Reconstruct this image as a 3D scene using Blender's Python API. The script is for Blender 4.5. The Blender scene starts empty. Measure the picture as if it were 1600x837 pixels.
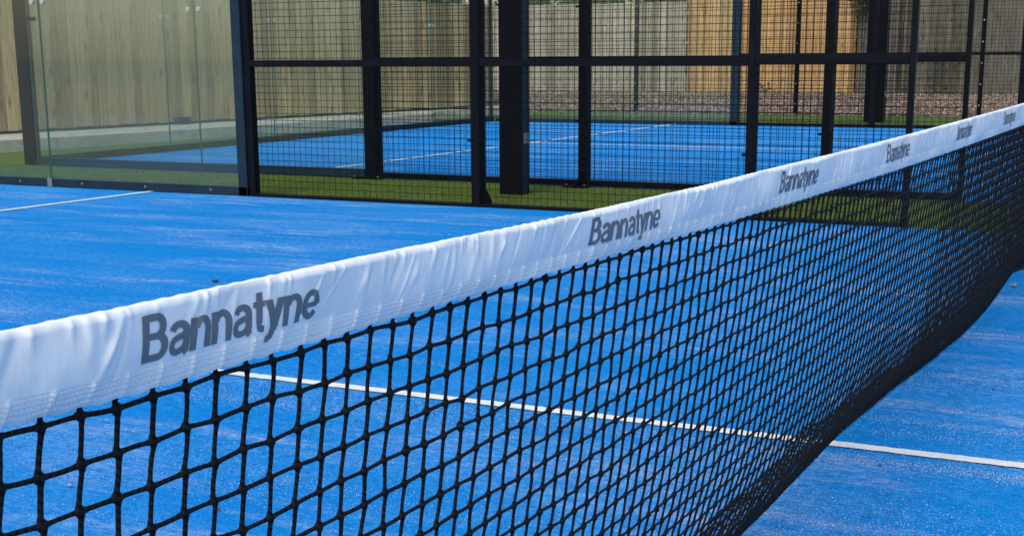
import bpy, bmesh, math, random
import numpy as np
from mathutils import Vector, Matrix

S = bpy.context.scene
COL = S.collection
rad = math.radians

# ------------------------------------------------------------------ camera, sky, sun, exposure
cam_d = bpy.data.cameras.new("camera")
cam = bpy.data.objects.new("camera", cam_d)
COL.objects.link(cam)
S.camera = cam
CAMP = Vector((-3.6734, -0.6895, 1.0313))
yaw, pit, rol = 0.471989, -0.224362, -0.006393
F = Vector((math.cos(yaw) * math.cos(pit), math.sin(yaw) * math.cos(pit), math.sin(pit)))
R = Vector((math.sin(yaw), -math.cos(yaw), 0))
U = R.cross(F)
R2 = math.cos(rol) * R + math.sin(rol) * U
U2 = -math.sin(rol) * R + math.cos(rol) * U
M4 = Matrix((R2, U2, -F)).transposed().to_4x4()
M4.translation = CAMP
cam.matrix_world = M4
cam_d.sensor_width = 36.0
cam_d.lens = 49.591
cam_d.shift_y = 0.10689
cam_d.clip_start = 0.02
cam_d.clip_end = 2000
cam_d.dof.use_dof = True
cam_d.dof.focus_distance = 1.55
cam_d.dof.aperture_fstop = 64

SUN_EL, SUN_AZ = rad(50), rad(181)        # azimuth of the sun measured from +X towards +Y
world = bpy.data.worlds.new("World")
S.world = world
world.use_nodes = True
wn = world.node_tree
sky = wn.nodes.new("ShaderNodeTexSky")
sky.sky_type = 'NISHITA'
sky.sun_disc = False
sky.sun_elevation = SUN_EL
sky.sun_rotation = rad(90) - SUN_AZ
sky.air_density = 1.2
sky.dust_density = 2.5
wn.links.new(sky.outputs[0], wn.nodes["Background"].inputs[0])
wn.nodes["Background"].inputs[1].default_value = 0.13
sun_d = bpy.data.lights.new("sun", 'SUN')
sun = bpy.data.objects.new("sun", sun_d)
COL.objects.link(sun)
sun_d.energy = 1.15
sun_d.angle = rad(28)
sun_d.color = (1.0, 0.95, 0.87)
sd = Vector((math.cos(SUN_EL) * math.cos(SUN_AZ), math.cos(SUN_EL) * math.sin(SUN_AZ), math.sin(SUN_EL)))
sun.rotation_euler = sd.to_track_quat('Z', 'Y').to_euler()
sun.location = (0, 0, 30)

S.view_settings.view_transform = 'Standard'
S.view_settings.look = 'None'
S.view_settings.gamma = 1
S.view_settings.exposure = 0.78
S.render.engine = 'CYCLES'
S.cycles.max_bounces = 10
S.cycles.transparent_max_bounces = 24

# ------------------------------------------------------------------ helpers
rng = np.random.default_rng(11)
random.seed(7)


class MB:
    """collects boxes, tubes and polygons into one mesh"""
    def __init__(s):
        s.v, s.f, s.uv = [], [], None

    def add(s, vs, fs):
        o = len(s.v)
        s.v.extend([tuple(v) for v in vs])
        s.f.extend([tuple(i + o for i in f) for f in fs])

    def box(s, x0, x1, y0, y1, z0, z1, c=0.0):
        if c <= 0:
            s.add([(x0, y0, z0), (x1, y0, z0), (x1, y1, z0), (x0, y1, z0),
                   (x0, y0, z1), (x1, y0, z1), (x1, y1, z1), (x0, y1, z1)],
                  [(0, 3, 2, 1), (4, 5, 6, 7), (0, 1, 5, 4), (1, 2, 6, 5), (2, 3, 7, 6), (3, 0, 4, 7)])
        else:
            bm = bmesh.new()
            vs = [bm.verts.new(p) for p in [(x0, y0, z0), (x1, y0, z0), (x1, y1, z0), (x0, y1, z0),
                                            (x0, y0, z1), (x1, y0, z1), (x1, y1, z1), (x0, y1, z1)]]
            for f in [(0, 3, 2, 1), (4, 5, 6, 7), (0, 1, 5, 4), (1, 2, 6, 5), (2, 3, 7, 6), (3, 0, 4, 7)]:
                bm.faces.new([vs[i] for i in f])
            bmesh.ops.bevel(bm, geom=bm.edges[:], offset=c, segments=1, affect='EDGES')
            bm.verts.index_update()
            s.add([v.co[:] for v in bm.verts], [[v.index for v in f.verts] for f in bm.faces])
            bm.free()

    def tube(s, p, q, r, n=4, caps=True):
        p, q = Vector(p), Vector(q)
        d = (q - p).normalized()
        a = d.orthogonal().normalized()
        b = d.cross(a)
        vs = []
        for e in (p, q):
            for k in range(n):
                t = 2 * math.pi * (k + .5) / n
                vs.append(e + r * (math.cos(t) * a + math.sin(t) * b))
        fs = [(k, (k + 1) % n, n + (k + 1) % n, n + k) for k in range(n)]
        if caps:
            fs += [tuple(range(n - 1, -1, -1)), tuple(range(n, 2 * n))]
        s.add(vs, fs)

    def mesh(s, name, mat=None, smooth=False):
        me = bpy.data.meshes.new(name)
        me.from_pydata(s.v, [], s.f)
        if mat:
            me.materials.append(mat)
        if smooth:
            me.polygons.foreach_set("use_smooth", [True] * len(me.polygons))
        me.update()
        return me

    def build(s, name, mat, parent=None, smooth=False):
        return link(name, s.mesh(name, mat, smooth), parent)


def link(name, me, parent=None):
    o = bpy.data.objects.new(name, me)
    COL.objects.link(o)
    if parent:
        o.parent = parent
        o.matrix_parent_inverse = Matrix.Translation(-Vector(parent.location)) if parent.parent is None and parent.type == 'EMPTY' else parent.matrix_world.inverted()
        if parent.type != 'EMPTY':
            o.matrix_parent_inverse = Matrix.Identity(4)
    return o


def empty(name, loc=(0, 0, 0)):
    o = bpy.data.objects.new(name, None)
    COL.objects.link(o)
    o.location = loc
    o.empty_display_size = .1
    return o


def tag(o, label=None, cat=None, group=None, kind=None):
    if label: o["label"] = label
    if cat: o["category"] = cat
    if group: o["group"] = group
    if kind: o["kind"] = kind
    return o


def np_mesh(name, V, Fq, mat, smooth=True, uv=None):
    me = bpy.data.meshes.new(name)
    V = np.asarray(V, np.float32)
    Fq = np.asarray(Fq, np.int32)
    n = Fq.shape[1]
    me.vertices.add(len(V))
    me.vertices.foreach_set("co", V.ravel())
    me.loops.add(Fq.size)
    me.loops.foreach_set("vertex_index", Fq.ravel())
    me.polygons.add(len(Fq))
    me.polygons.foreach_set("loop_start", np.arange(0, Fq.size, n, dtype=np.int32))
    me.polygons.foreach_set("use_smooth", np.full(len(Fq), smooth))
    if uv is not None:
        l = me.uv_layers.new(name="UVMap")
        l.data.foreach_set("uv", np.asarray(uv, np.float32).ravel())
    me.materials.append(mat)
    me.update(calc_edges=True)
    me.validate()
    return me


# ------------------------------------------------------------------ materials
class Mat:
    def __init__(s, name, col=(.5, .5, .5), rough=.6, metal=0.0, spec=.5):
        s.m = bpy.data.materials.new(name)
        s.m.use_nodes = True
        s.t = s.m.node_tree
        s.b = s.t.nodes["Principled BSDF"]
        s.b.inputs["Base Color"].default_value = (*col, 1)
        s.b.inputs["Roughness"].default_value = rough
        s.b.inputs["Metallic"].default_value = metal
        s.b.inputs["Specular IOR Level"].default_value = spec

    def n(s, typ, **kw):
        nd = s.t.nodes.new("ShaderNode" + typ)
        for k, v in kw.items():
            if k in nd.inputs.keys() if hasattr(nd.inputs, 'keys') else False:
                nd.inputs[k].default_value = v
            else:
                setattr(nd, k, v)
        return nd

    def l(s, a, b):
        s.t.links.new(a, b)

    def coord(s, kind="Object", scale=(1, 1, 1), rot=(0, 0, 0), off=None):
        tc = s.n("TexCoord")
        mp = s.n("Mapping")
        mp.inputs["Scale"].default_value = scale
        mp.inputs["Rotation"].default_value = rot
        s.l(tc.outputs[kind], mp.inputs["Vector"])
        if off is not None:
            s.l(off, mp.inputs["Location"])
        return mp.outputs[0]

    def noise(s, vec, scale=5, detail=3, rough=.5, dist=0):
        nd = s.n("TexNoise")
        nd.inputs["Scale"].default_value = scale
        nd.inputs["Detail"].default_value = detail
        nd.inputs["Roughness"].default_value = rough
        nd.inputs["Distortion"].default_value = dist
        s.l(vec, nd.inputs["Vector"])
        return nd.outputs["Fac"]

    def ramp(s, fac, stops):
        r = s.n("ValToRGB")
        el = r.color_ramp.elements
        while len(el) > 1:
            el.remove(el[-1])
        el[0].position = stops[0][0]
        c = stops[0][1]
        el[0].color = (*c, 1) if hasattr(c, '__len__') else (c, c, c, 1)
        for p, c in stops[1:]:
            e = el.new(p)
            e.color = (*c, 1) if hasattr(c, '__len__') else (c, c, c, 1)
        s.l(fac, r.inputs[0])
        return r.outputs[0]

    def mix(s, fac, a, b, mode='MIX'):
        m = s.n("Mix", data_type='RGBA', blend_type=mode)
        for i, x in ((0, fac), (6, a), (7, b)):
            if hasattr(x, 'links') or isinstance(x, bpy.types.NodeSocket):
                s.l(x, m.inputs[i])
            elif i == 0:
                m.inputs[0].default_value = x
            else:
                m.inputs[i].default_value = (*x, 1)
        return m.outputs[2]

    def math(s, op, a, b=None):
        m = s.n("Math", operation=op)
        for i, x in enumerate((a, b)):
            if x is None: continue
            if isinstance(x, bpy.types.NodeSocket):
                s.l(x, m.inputs[i])
            else:
                m.inputs[i].default_value = x
        return m.outputs[0]

    def bump(s, h, strength=.3, dist=.01):
        b = s.n("Bump")
        b.inputs["Strength"].default_value = strength
        b.inputs["Distance"].default_value = dist
        s.l(h, b.inputs["Height"])
        s.l(b.outputs[0], s.b.inputs["Normal"])

    def base(s, c):
        s.l(c, s.b.inputs["Base Color"])


def court_blue():
    m = Mat("blue_turf", rough=.85, spec=.05)
    st1 = m.noise(m.coord(scale=(3.2, .75, 1)), 1.0, 6, .62, .5)      # sand drift brushed lengthwise
    st2 = m.noise(m.coord(scale=(14, 2.4, 1)), 1.0, 6, .7, .4)
    big = m.noise(m.coord(scale=(1, .5, 1)), .55, 3, .5)
    grain = m.noise(m.coord(scale=(1, .7, 1)), 210, 2, .8)
    grain2 = m.noise(m.coord(scale=(1, .4, 1)), 62, 4, .75)
    base = m.mix(m.ramp(grain2, [(.32, 0), (.68, 1)]), (.0006, .116, .37), (.0025, .262, .70))
    base = m.mix(m.ramp(big, [(.35, 0), (.65, .5)]), base, (.001, .178, .54))
    base = m.mix(m.math('MULTIPLY', m.ramp(grain, [(.44, 0), (.70, 1)]), .45), base, (.03, .31, .70))
    base = m.mix(m.ramp(grain, [(.25, .55), (.42, 0)]), base, (.001, .075, .31))
    sand = m.math('MULTIPLY', m.ramp(st1, [(.50, 0), (.66, 1)]), m.ramp(st2, [(.42, 0), (.62, 1)]))
    sand = m.math('MULTIPLY', sand, m.ramp(grain2, [(.36, .12), (.60, 1)]))
    sand = m.math('MULTIPLY', sand, m.ramp(grain, [(.38, .2), (.60, 1)]))
    col = m.mix(m.math('MULTIPLY', sand, .95), base, (.54, .56, .60))
    haze = m.ramp(m.noise(m.coord(scale=(1.8, .6, 1)), 1.3, 5, .65), [(.43, 0), (.70, .50)])
    col = m.mix(m.math('MULTIPLY', haze, m.ramp(grain2, [(.40, .05), (.62, 1)])), col, (.14, .37, .68))
    m.base(col)
    m.bump(m.math('ADD', grain, grain2), .7, .008)
    return m.m


def court_line():
    m = Mat("white_turf", rough=.85, spec=.15)
    g = m.noise(m.coord(scale=(1, 1, 1)), 220, 3, .7)
    st = m.noise(m.coord(scale=(20, 3, 1)), 1, 4, .6)
    c = m.mix(m.ramp(g, [(.35, 0), (.7, 1)]), (.56, .58, .57), (.82, .81, .76))
    c = m.mix(m.ramp(st, [(.5, 0), (.72, .5)]), c, (.34, .48, .66))
    m.base(c)
    m.bump(g, .5, .006)
    return m.m


def green_turf():
    m = Mat("green_turf", rough=.9, spec=.12)
    g = m.noise(m.coord(), 150, 3, .7)
    b = m.noise(m.coord(scale=(.6, 2, 1)), 1.3, 4, .6)
    c = m.mix(m.ramp(g, [(.3, 0), (.7, 1)]), (.040, .072, .010), (.095, .145, .022))
    c = m.mix(m.ramp(b, [(.4, 0), (.7, .6)]), c, (.11, .14, .03))
    m.base(c)
    m.bump(g, .5, .01)
    return m.m


def gravel_mat():
    m = Mat("gravel", rough=.9, spec=.2)
    v = m.n("TexVoronoi")
    v.inputs["Scale"].default_value = 34
    m.l(m.coord(), v.inputs["Vector"])
    sep = m.n("SeparateColor")
    m.l(v.outputs["Color"], sep.inputs[0])
    c = m.ramp(sep.outputs[0], [(0, (.065, .045, .033)), (.4, (.14, .10, .075)), (.75, (.215, .162, .125)), (1, (.31, .255, .21))])
    b = m.noise(m.coord(), .5, 4, .6)
    c = m.mix(m.ramp(b, [(.4, 0), (.7, .4)]), c, (.19, .135, .10))
    m.base(c)
    m.bump(v.outputs["Distance"], .8, .03)
    return m.m


def stone_mat():
    m = Mat("stone_chip", rough=.85, spec=.2)
    a = m.n("Attribute", attribute_name="tone", attribute_type='GEOMETRY')
    m.base(m.ramp(a.outputs["Fac"], [(0, (.06, .042, .031)), (.45, (.15, .108, .080)), (.8, (.235, .178, .135)), (1, (.38, .32, .26))]))
    return m.m


def wood(name, dark, mid, light, grey=(.3, .29, .25), greyamt=.0, knots=True, green=0.0, lo=.56, hi=1.2):
    m = Mat(name, rough=.8, spec=.15)
    oi = m.n("ObjectInfo")
    off = m.n("CombineXYZ")
    for i, k in enumerate((37.0, 91.0, 53.0)):
        m.l(m.math('MULTIPLY', oi.outputs["Random"], k), off.inputs[i])
    vec = m.coord(scale=(11, 11, .6), off=off.outputs[0])
    g = m.noise(vec, 3.0, 5, .6, .8)
    fine = m.noise(m.coord(scale=(60, 60, 1.2), off=off.outputs[0]), 3.0, 3, .6)
    c = m.ramp(g, [(.32, dark), (.5, mid), (.68, light)])
    c = m.mix(m.math('MULTIPLY', m.ramp(fine, [(.4, 0), (.65, 1)]), .38), c, dark)
    tone = m.ramp(oi.outputs["Random"], [(0, lo), (.35, .93), (.7, 1.0), (1, hi)])
    c = m.mix(1.0, c, tone, 'MULTIPLY')
    hue = m.math('FRACT', m.math('MULTIPLY', oi.outputs["Random"], 7.13))
    c = m.mix(m.ramp(hue, [(.35, 0), (.9, max(greyamt, .12))]), c, grey)
    if green:
        gr = m.noise(m.coord(scale=(2, 2, .8), off=off.outputs[0]), 1.0, 3, .6)
        c = m.mix(m.ramp(gr, [(.45, 0), (.7, green)]), c, (.20, .22, .10))
    if knots:
        v = m.n("TexVoronoi")
        v.inputs["Scale"].default_value = 1.0
        m.l(m.coord(scale=(7.5, 7.5, 2.6), off=off.outputs[0]), v.inputs["Vector"])
        k = m.ramp(v.outputs["Distance"], [(.10, .6), (.25, 0)])
        c = m.mix(k, c, tuple(x * .38 for x in dark))
    m.base(c)
    m.bump(m.math('ADD', g, fine), .35, .004)
    return m.m


def concrete_mat():
    m = Mat("concrete", rough=.9, spec=.2)
    n = m.noise(m.coord(), 6, 5, .65)
    n2 = m.noise(m.coord(scale=(1, 1, 4)), 1.2, 3, .6)
    c = m.ramp(n, [(.3, (.33, .31, .26)), (.7, (.52, .50, .43))])
    c = m.mix(m.ramp(n2, [(.45, 0), (.7, .45)]), c, (.25, .25, .19))
    m.base(c)
    m.bump(n, .3, .01)
    return m.m


def steel(name, col, rough=.42):
    m = Mat(name, col, rough, 0, .07)
    n = m.noise(m.coord(), 9, 4, .6)
    m.base(m.mix(m.ramp(n, [(.45, 0), (.8, .5)]), col, tuple(min(1, c * 1.6 + .004) for c in col)))
    m.l(m.ramp(n, [(.3, rough - .08), (.8, rough + .15)]), m.b.inputs["Roughness"])
    m.bump(m.noise(m.coord(), 240, 2, .5), .08, .001)
    return m.m


def glass_mat():
    m = bpy.data.materials.new("toughened_glass")
    m.use_nodes = True
    t = m.node_tree
    t.nodes.clear()
    out = t.nodes.new("ShaderNodeOutputMaterial")
    tr = t.nodes.new("ShaderNodeBsdfTransparent")
    gl = t.nodes.new("ShaderNodeBsdfGlossy")
    df = t.nodes.new("ShaderNodeBsdfDiffuse")
    fr = t.nodes.new("ShaderNodeLayerWeight")
    m1 = t.nodes.new("ShaderNodeMixShader")
    m2 = t.nodes.new("ShaderNodeMixShader")
    no = t.nodes.new("ShaderNodeTexNoise")
    tc = t.nodes.new("ShaderNodeTexCoord")
    rp = t.nodes.new("ShaderNodeMapRange")
    t.links.new(tc.outputs["Object"], no.inputs["Vector"])
    no.inputs["Scale"].default_value = 1.7
    no.inputs["Detail"].default_value = 5
    t.links.new(no.outputs["Fac"], rp.inputs[0])
    rp.inputs[3].default_value = .012          # dusty film on the panes
    rp.inputs[4].default_value = .038
    tr.inputs[0].default_value = (.935, .968, .945, 1)
    gl.inputs["Roughness"].default_value = .02
    df.inputs[0].default_value = (.45, .52, .48, 1)
    fr.inputs[0].default_value = .5
    p5 = t.nodes.new("ShaderNodeMath"); p5.operation = 'POWER'; p5.inputs[1].default_value = 5
    ma = t.nodes.new("ShaderNodeMath"); ma.operation = 'MULTIPLY_ADD'; ma.inputs[1].default_value = .96; ma.inputs[2].default_value = .04
    t.links.new(fr.outputs["Facing"], p5.inputs[0]); t.links.new(p5.outputs[0], ma.inputs[0])
    t.links.new(rp.outputs[0], m2.inputs[0])
    t.links.new(tr.outputs[0], m2.inputs[1])
    t.links.new(df.outputs[0], m2.inputs[2])
    t.links.new(ma.outputs[0], m1.inputs[0])
    t.links.new(m2.outputs[0], m1.inputs[1])
    t.links.new(gl.outputs[0], m1.inputs[2])
    t.links.new(m1.outputs[0], out.inputs[0])
    return m


def tape_mat():
    m = Mat("white_vinyl", (.80, .81, .82), .42, 0, .45)
    n = m.noise(m.coord(scale=(1, 1, 1)), 25, 4, .6)
    m.base(m.mix(m.ramp(n, [(.4, 0), (.75, 1)]), (.86, .87, .875), (.76, .775, .79)))
    w = m.noise(m.coord(scale=(1, 1, .7)), 1500, 2, .5)
    cr = m.noise(m.coord(scale=(70, 30, 22), rot=(0, .35, 0)), 1.0, 4, .6, .6)
    m.bump(m.math('ADD', m.math('MULTIPLY', w, .04), cr), .38, .0022)
    m.b.inputs["Sheen Weight"].default_value = .05
    return m.m


def cord_mat():
    m = Mat("black_braided_cord", (.006, .006, .007), .7, 0, .14)
    tc = m.n("TexCoord")
    mp = m.n("Mapping")
    m.l(tc.outputs["UV"], mp.inputs["Vector"])
    w1 = m.n("TexWave", wave_type='BANDS', bands_direction='DIAGONAL')
    w1.inputs["Scale"].default_value = 1.0
    w1.inputs["Distortion"].default_value = .4
    m.l(mp.outputs[0], w1.inputs["Vector"])
    m.base(m.mix(w1.outputs["Fac"], (.002, .002, .0025), (.011, .012, .014)))
    m.bump(w1.outputs["Fac"], .7, .0006)
    return m.m


M_BLUE, M_LINE, M_GREEN = court_blue(), court_line(), green_turf()
M_GRAVEL, M_STONE, M_CONC = gravel_mat(), stone_mat(), concrete_mat()
M_WOODL = wood("pale_treated_softwood", (.34, .22, .10), (.52, .37, .185), (.66, .50, .28), (.46, .375, .23), .3, True, .18)
M_WOODG = wood("weathered_softwood", (.155, .135, .10), (.27, .24, .19), (.40, .36, .30), (.33, .305, .27), .5, True, .25, .45, 1.35)
M_WOODO = wood("new_orange_softwood", (.26, .15, .06), (.41, .26, .11), (.53, .365, .17), (.43, .30, .16), .3, True)
M_WOODD = wood("dark_weathered_softwood", (.045, .040, .033), (.088, .080, .068), (.145, .135, .118), (.12, .113, .102), .4, True, .3, .4, 1.6)  # weathered boards, darker grey than the other sections
M_STEEL = steel("black_powder_coat", (.0028, .0036, .006), .5)
M_STEELB = steel("blue_black_powder_coat", (.011, .024, .037), .4)
M_WIRE = steel("black_wire", (.003, .0035, .005), .5)
M_GLASS = glass_mat()
M_EDGE = Mat("green_glass_edge", (.05, .13, .11), .2).m
M_CLAMP = Mat("brushed_steel", (.62, .63, .64), .3, 1.0).m
M_GALV = Mat("dull_steel", (.22, .22, .22), .5, .7).m
M_TAPE, M_CORD = tape_mat(), cord_mat()
M_INK = Mat("grey_print", (.145, .16, .172), .5).m
M_STITCH = Mat("white_thread", (.80, .81, .82), .6).m
M_SOIL = Mat("dark_soil", (.05, .04, .03), .95).m


def leaf_mat(name, a, b):
    m = Mat(name, a, .6)
    n = m.noise(m.coord(), 6, 3, .6)
    m.base(m.mix(m.ramp(n, [(.35, 0), (.65, 1)]), a, b))
    return m.m


M_LEAF = leaf_mat("evergreen_leaf", (.022, .05, .016), (.06, .11, .03))
M_IVY = leaf_mat("weed_leaf", (.03, .045, .017), (.065, .085, .03))
M_BARK = leaf_mat("bark", (.07, .05, .035), (.13, .1, .075))
M_DEAD = leaf_mat("dead_leaf_brown", (.03, .017, .010), (.11, .055, .03))
M_STRAW = leaf_mat("straw_leaf", (.32, .22, .13), (.48, .36, .22))

# ------------------------------------------------------------------ ground and courts
X1, X2, X3 = 5.0, 6.75, 16.75


def sheet(name, x0, x1, y0, y1, z, mat, nx=1, ny=1):
    mb = MB()
    xs = np.linspace(x0, x1, nx + 1)
    ys = np.linspace(y0, y1, ny + 1)
    vs = [(x, y, z) for y in ys for x in xs]
    fs = [(j * (nx + 1) + i, j * (nx + 1) + i + 1, (j + 1) * (nx + 1) + i + 1, (j + 1) * (nx + 1) + i)
          for j in range(ny) for i in range(nx)]
    mb.add(vs, fs)
    o = mb.build(name, mat)
    o["kind"] = "structure"
    return o


sheet("ground", -400, 500, -450, 450, -.014, M_SOIL)
sheet("gravel_yard", -30, 36.2, -40, 40, -.009, M_GRAVEL)
sheet("turf_strip", -6.8, 20.6, -12, 11.9, -.0045, M_GREEN)
sheet("blue_court", -5, X1, -10, 10, 0.0, M_BLUE)
sheet("blue_court", X2, X3, -10, 10, 0.0, M_BLUE)


def line(x0, x1, y0, y1, along):
    """painted turf line with slightly ragged edges"""
    mb = MB()
    L = (y1 - y0) if along == 'y' else (x1 - x0)
    n = int(L / .02)
    vs = []
    for i in range(n + 1):
        t = i / n
        a, b = rng.normal(0, .0014, 2)
        if along == 'y':
            y = y0 + t * L
            vs += [(x0 + a, y, .004), (x1 + b, y, .004)]
        else:
            x = x0 + t * L
            vs += [(x, y0 + a, .004), (x, y1 + b, .004)]
    fs = [(2 * i, 2 * i + 1, 2 * i + 3, 2 * i + 2) if along == 'y' else (2 * i, 2 * i + 2, 2 * i + 3, 2 * i + 1) for i in range(n)]
    mb.add(vs, fs)
    o = mb.build("court_line", M_LINE)
    o["kind"] = "structure"


line(-.025, .025, -7.1, 7.1, 'y')
line(-5, 5, 6.90, 6.95, 'x')
line(-5, 5, -6.95, -6.90, 'x')
xc = (X2 + X3) / 2
line(xc - .025, xc + .025, -7.1, 7.1, 'y')
line(X2 + .02, X3 - .02, 6.90, 6.95, 'x')

# loose stones over the gravel (real relief along its near edge)
ico = [(0, 0, 1), (.894, 0, .447), (.276, .851, .447), (-.724, .526, .447), (-.724, -.526, .447), (.276, -.851, .447),
       (.724, .526, -.447), (-.276, .851, -.447), (-.894, 0, -.447), (-.276, -.851, -.447), (.724, -.526, -.447), (0, 0, -1)]
icof = [(0, 1, 2), (0, 2, 3), (0, 3, 4), (0, 4, 5), (0, 5, 1), (1, 6, 2), (2, 7, 3), (3, 8, 4), (4, 9, 5), (5, 10, 1),
        (6, 7, 2), (7, 8, 3), (8, 9, 4), (9, 10, 5), (10, 6, 1), (11, 7, 6), (11, 8, 7), (11, 9, 8), (11, 10, 9), (11, 6, 10)]
N = 24000
px = 20.64 + 13.2 * rng.random(N) ** 1.25
py = -2 + px * .35 + rng.random(N) * 14 - 6
sz = rng.uniform(.012, .032, N)
I = np.array(ico)
ang = rng.uniform(0, 6.28, N)
sh = rng.uniform(.6, 1.3, (N, 3)) * sz[:, None]
jit = rng.normal(1, .12, (N, 12, 1))
P = I[None] * jit * sh[:, None, :]
ca, sa = np.cos(ang)[:, None], np.sin(ang)[:, None]
V = np.stack([P[..., 0] * ca - P[..., 1] * sa + px[:, None], P[..., 0] * sa + P[..., 1] * ca + py[:, None],
              P[..., 2] * .7 + sz[:, None] * .35 - .004], -1).reshape(-1, 3)
Ff = (np.array(icof)[None] + (np.arange(N) * 12)[:, None, None]).reshape(-1, 3)
me = np_mesh("loose_gravel", V, Ff, M_STONE, False)
at = me.attributes.new("tone", 'FLOAT', 'POINT')
at.data.foreach_set("value", np.repeat(rng.random(N), 12).astype(np.float32))
tag(link("loose_gravel", me), "brown and grey stone chippings spread in front of the far timber fence", "gravel", kind="stuff")

# short turf fibres standing in the sheets
def fibre_mat(name, stops):
    m = Mat(name, rough=.8, spec=.08)
    a = m.n("Attribute", attribute_name="tone", attribute_type='GEOMETRY')
    m.base(m.ramp(a.outputs["Fac"], stops))
    return m.m


def fibres(name, n, x0, x1, y0, y1, z, h, w, mat, label, seed, falloff=True):
    r = np.random.default_rng(seed)
    px = r.uniform(x0, x1, n * 3); py = r.uniform(y0, y1, n * 3)
    if falloff:
        d2 = (px - CAMP.x) ** 2 + (py - CAMP.y) ** 2
        k = r.random(n * 3) < np.minimum(1, 16.0 / d2)
        px, py = px[k][:n], py[k][:n]
    else:
        px, py = px[:n], py[:n]
    n = len(px)
    an = r.uniform(0, 2 * np.pi, n)
    le = np.array([math.pi / 2]) + r.normal(0, .8, n) + np.where(r.random(n) < .5, math.pi, 0)   # brushed along the court
    hh = h * r.uniform(.5, 1.2, n); ww = w * r.uniform(.6, 1.3, n); ln = h * r.uniform(.4, 1.3, n)
    base = np.stack([px, py, np.full(n, z)], -1)
    sd_ = np.stack([np.cos(an), np.sin(an), np.zeros(n)], -1) * ww[:, None]
    tip = base + np.stack([np.cos(le) * ln, np.sin(le) * ln, hh], -1)
    V = np.stack([base - sd_, base + sd_, tip], 1).reshape(-1, 3)
    me = np_mesh(name, V, np.arange(3 * n).reshape(n, 3), mat, False)
    at = me.attributes.new("tone", 'FLOAT', 'POINT')
    at.data.foreach_set("value", np.repeat(r.random(n), 3).astype(np.float32))
    tag(link(name, me), label, "turf", kind="stuff")


M_FB = fibre_mat("blue_fibre", [(0, (.0006, .105, .33)), (.5, (.002, .21, .57)), (.85, (.006, .30, .70)), (1, (.04, .41, .80))])
M_FG = fibre_mat("green_fibre", [(0, (.052, .083, .012)), (.6, (.10, .145, .023)), (1, (.155, .20, .05))])
fibres("blue_turf_fibres", 620000, -2.6, 5, -1.3, 9.5, -.001, .0055, .0009, M_FB, "short blue artificial turf fibres of the near court", 4)


def sand_grains():
    """pale sand left in brushed drifts on the turf"""
    r = np.random.default_rng(9)
    cx, cy, n_, sx, sy = [], [], [], [], []
    for k in range(230):
        cx.append(r.uniform(-2.4, 4.9)); cy.append(r.uniform(-1.2, 9.2)); n_.append(int(r.uniform(150, 1500)))
        sx.append(r.uniform(.012, .07)); sy.append(r.uniform(.12, .5))
    for x, y, a, b, c in [(-.13, .9, 5200, .06, .9), (-.28, 1.8, 2600, .05, .5), (-.12, -.2, 2600, .025, .5), (.33, -.3, 1900, .02, .4), (.95, -.1, 1500, .04, .35),
                          (-.55, .3, 2200, .10, .5), (-.95, 1.3, 2600, .09, .5), (-.75, -.1, 2200, .10, .3), (1.0, 5.6, 2600, .07, .5), (.5, 4.3, 1800, .06, .4)]:
        cx.append(x); cy.append(y); n_.append(int(a * 2.2)); sx.append(b); sy.append(c)
    px = np.concatenate([r.normal(cx[i], sx[i], n_[i]) for i in range(len(cx))] + [r.uniform(-2.5, 5, 14000)])
    py = np.concatenate([r.normal(cy[i], sy[i], n_[i]) for i in range(len(cx))] + [r.uniform(-1.2, 9, 14000)])
    k = (px < 4.97) & (py < 9.9)
    px, py = px[k], py[k]
    n = len(px)
    a = r.uniform(0, 6.28, n); q = r.uniform(.0005, .0014, n)
    P0 = np.stack([px, py, r.uniform(.001, .0042, n)], -1)
    V = np.stack([P0 + np.stack([np.cos(a + t) * q, np.sin(a + t) * q, q * e], -1) for t, e in ((0, 0), (1.9, .8), (4.1, -.3))], 1).reshape(-1, 3)
    me = np_mesh("sand_grains", V, np.arange(3 * n).reshape(n, 3), M_SAND, False)
    tag(link("sand_grains", me), "pale sand grains left in brushed drifts on the near blue court", "sand", kind="stuff")


M_SAND = Mat("pale_sand", (.52, .53, .53), .9, 0, .1).m
sand_grains()
fibres("green_turf_fibres", 150000, 5.0, 6.75, -.5, 11.4, -.006, .011, .002, M_FG, "green artificial turf fibres in the strip between the courts", 5, False)

# ------------------------------------------------------------------ court enclosures
CL = .1


def post(par, x0, x1, y0, y1, z1, mat=None, name="post", c=.004):
    mb = MB()
    mb.box(x0, x1, y0, y1, 0.0, z1, c)
    return mb.build(name, mat or M_STEEL, par)


def bar(par, name, x0, x1, y0, y1, z0, z1, mat=None, c=.003):
    mb = MB()
    mb.box(x0, x1, y0, y1, z0, z1, c)
    return mb.build(name, mat or M_STEEL, par)


def mesh_panel(par, x, y0, y1, z0, z1, cell=.05, r=.0019):
    mb = MB()
    ny = max(1, int(round((y1 - y0) / cell)))
    for i in range(ny + 1):
        y = y0 + (y1 - y0) * i / ny
        mb.tube((x, y, z0), (x, y, z1), r, 4, False)
    nz = int(round((z1 - z0) / cell))
    for j in range(nz + 1):
        z = z0 + (z1 - z0) * j / nz
        mb.tube((x - 2 * r, y0, z), (x - 2 * r, y1, z), r, 4, False)
    return mb.build("mesh_panel", M_WIRE, par)


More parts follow.
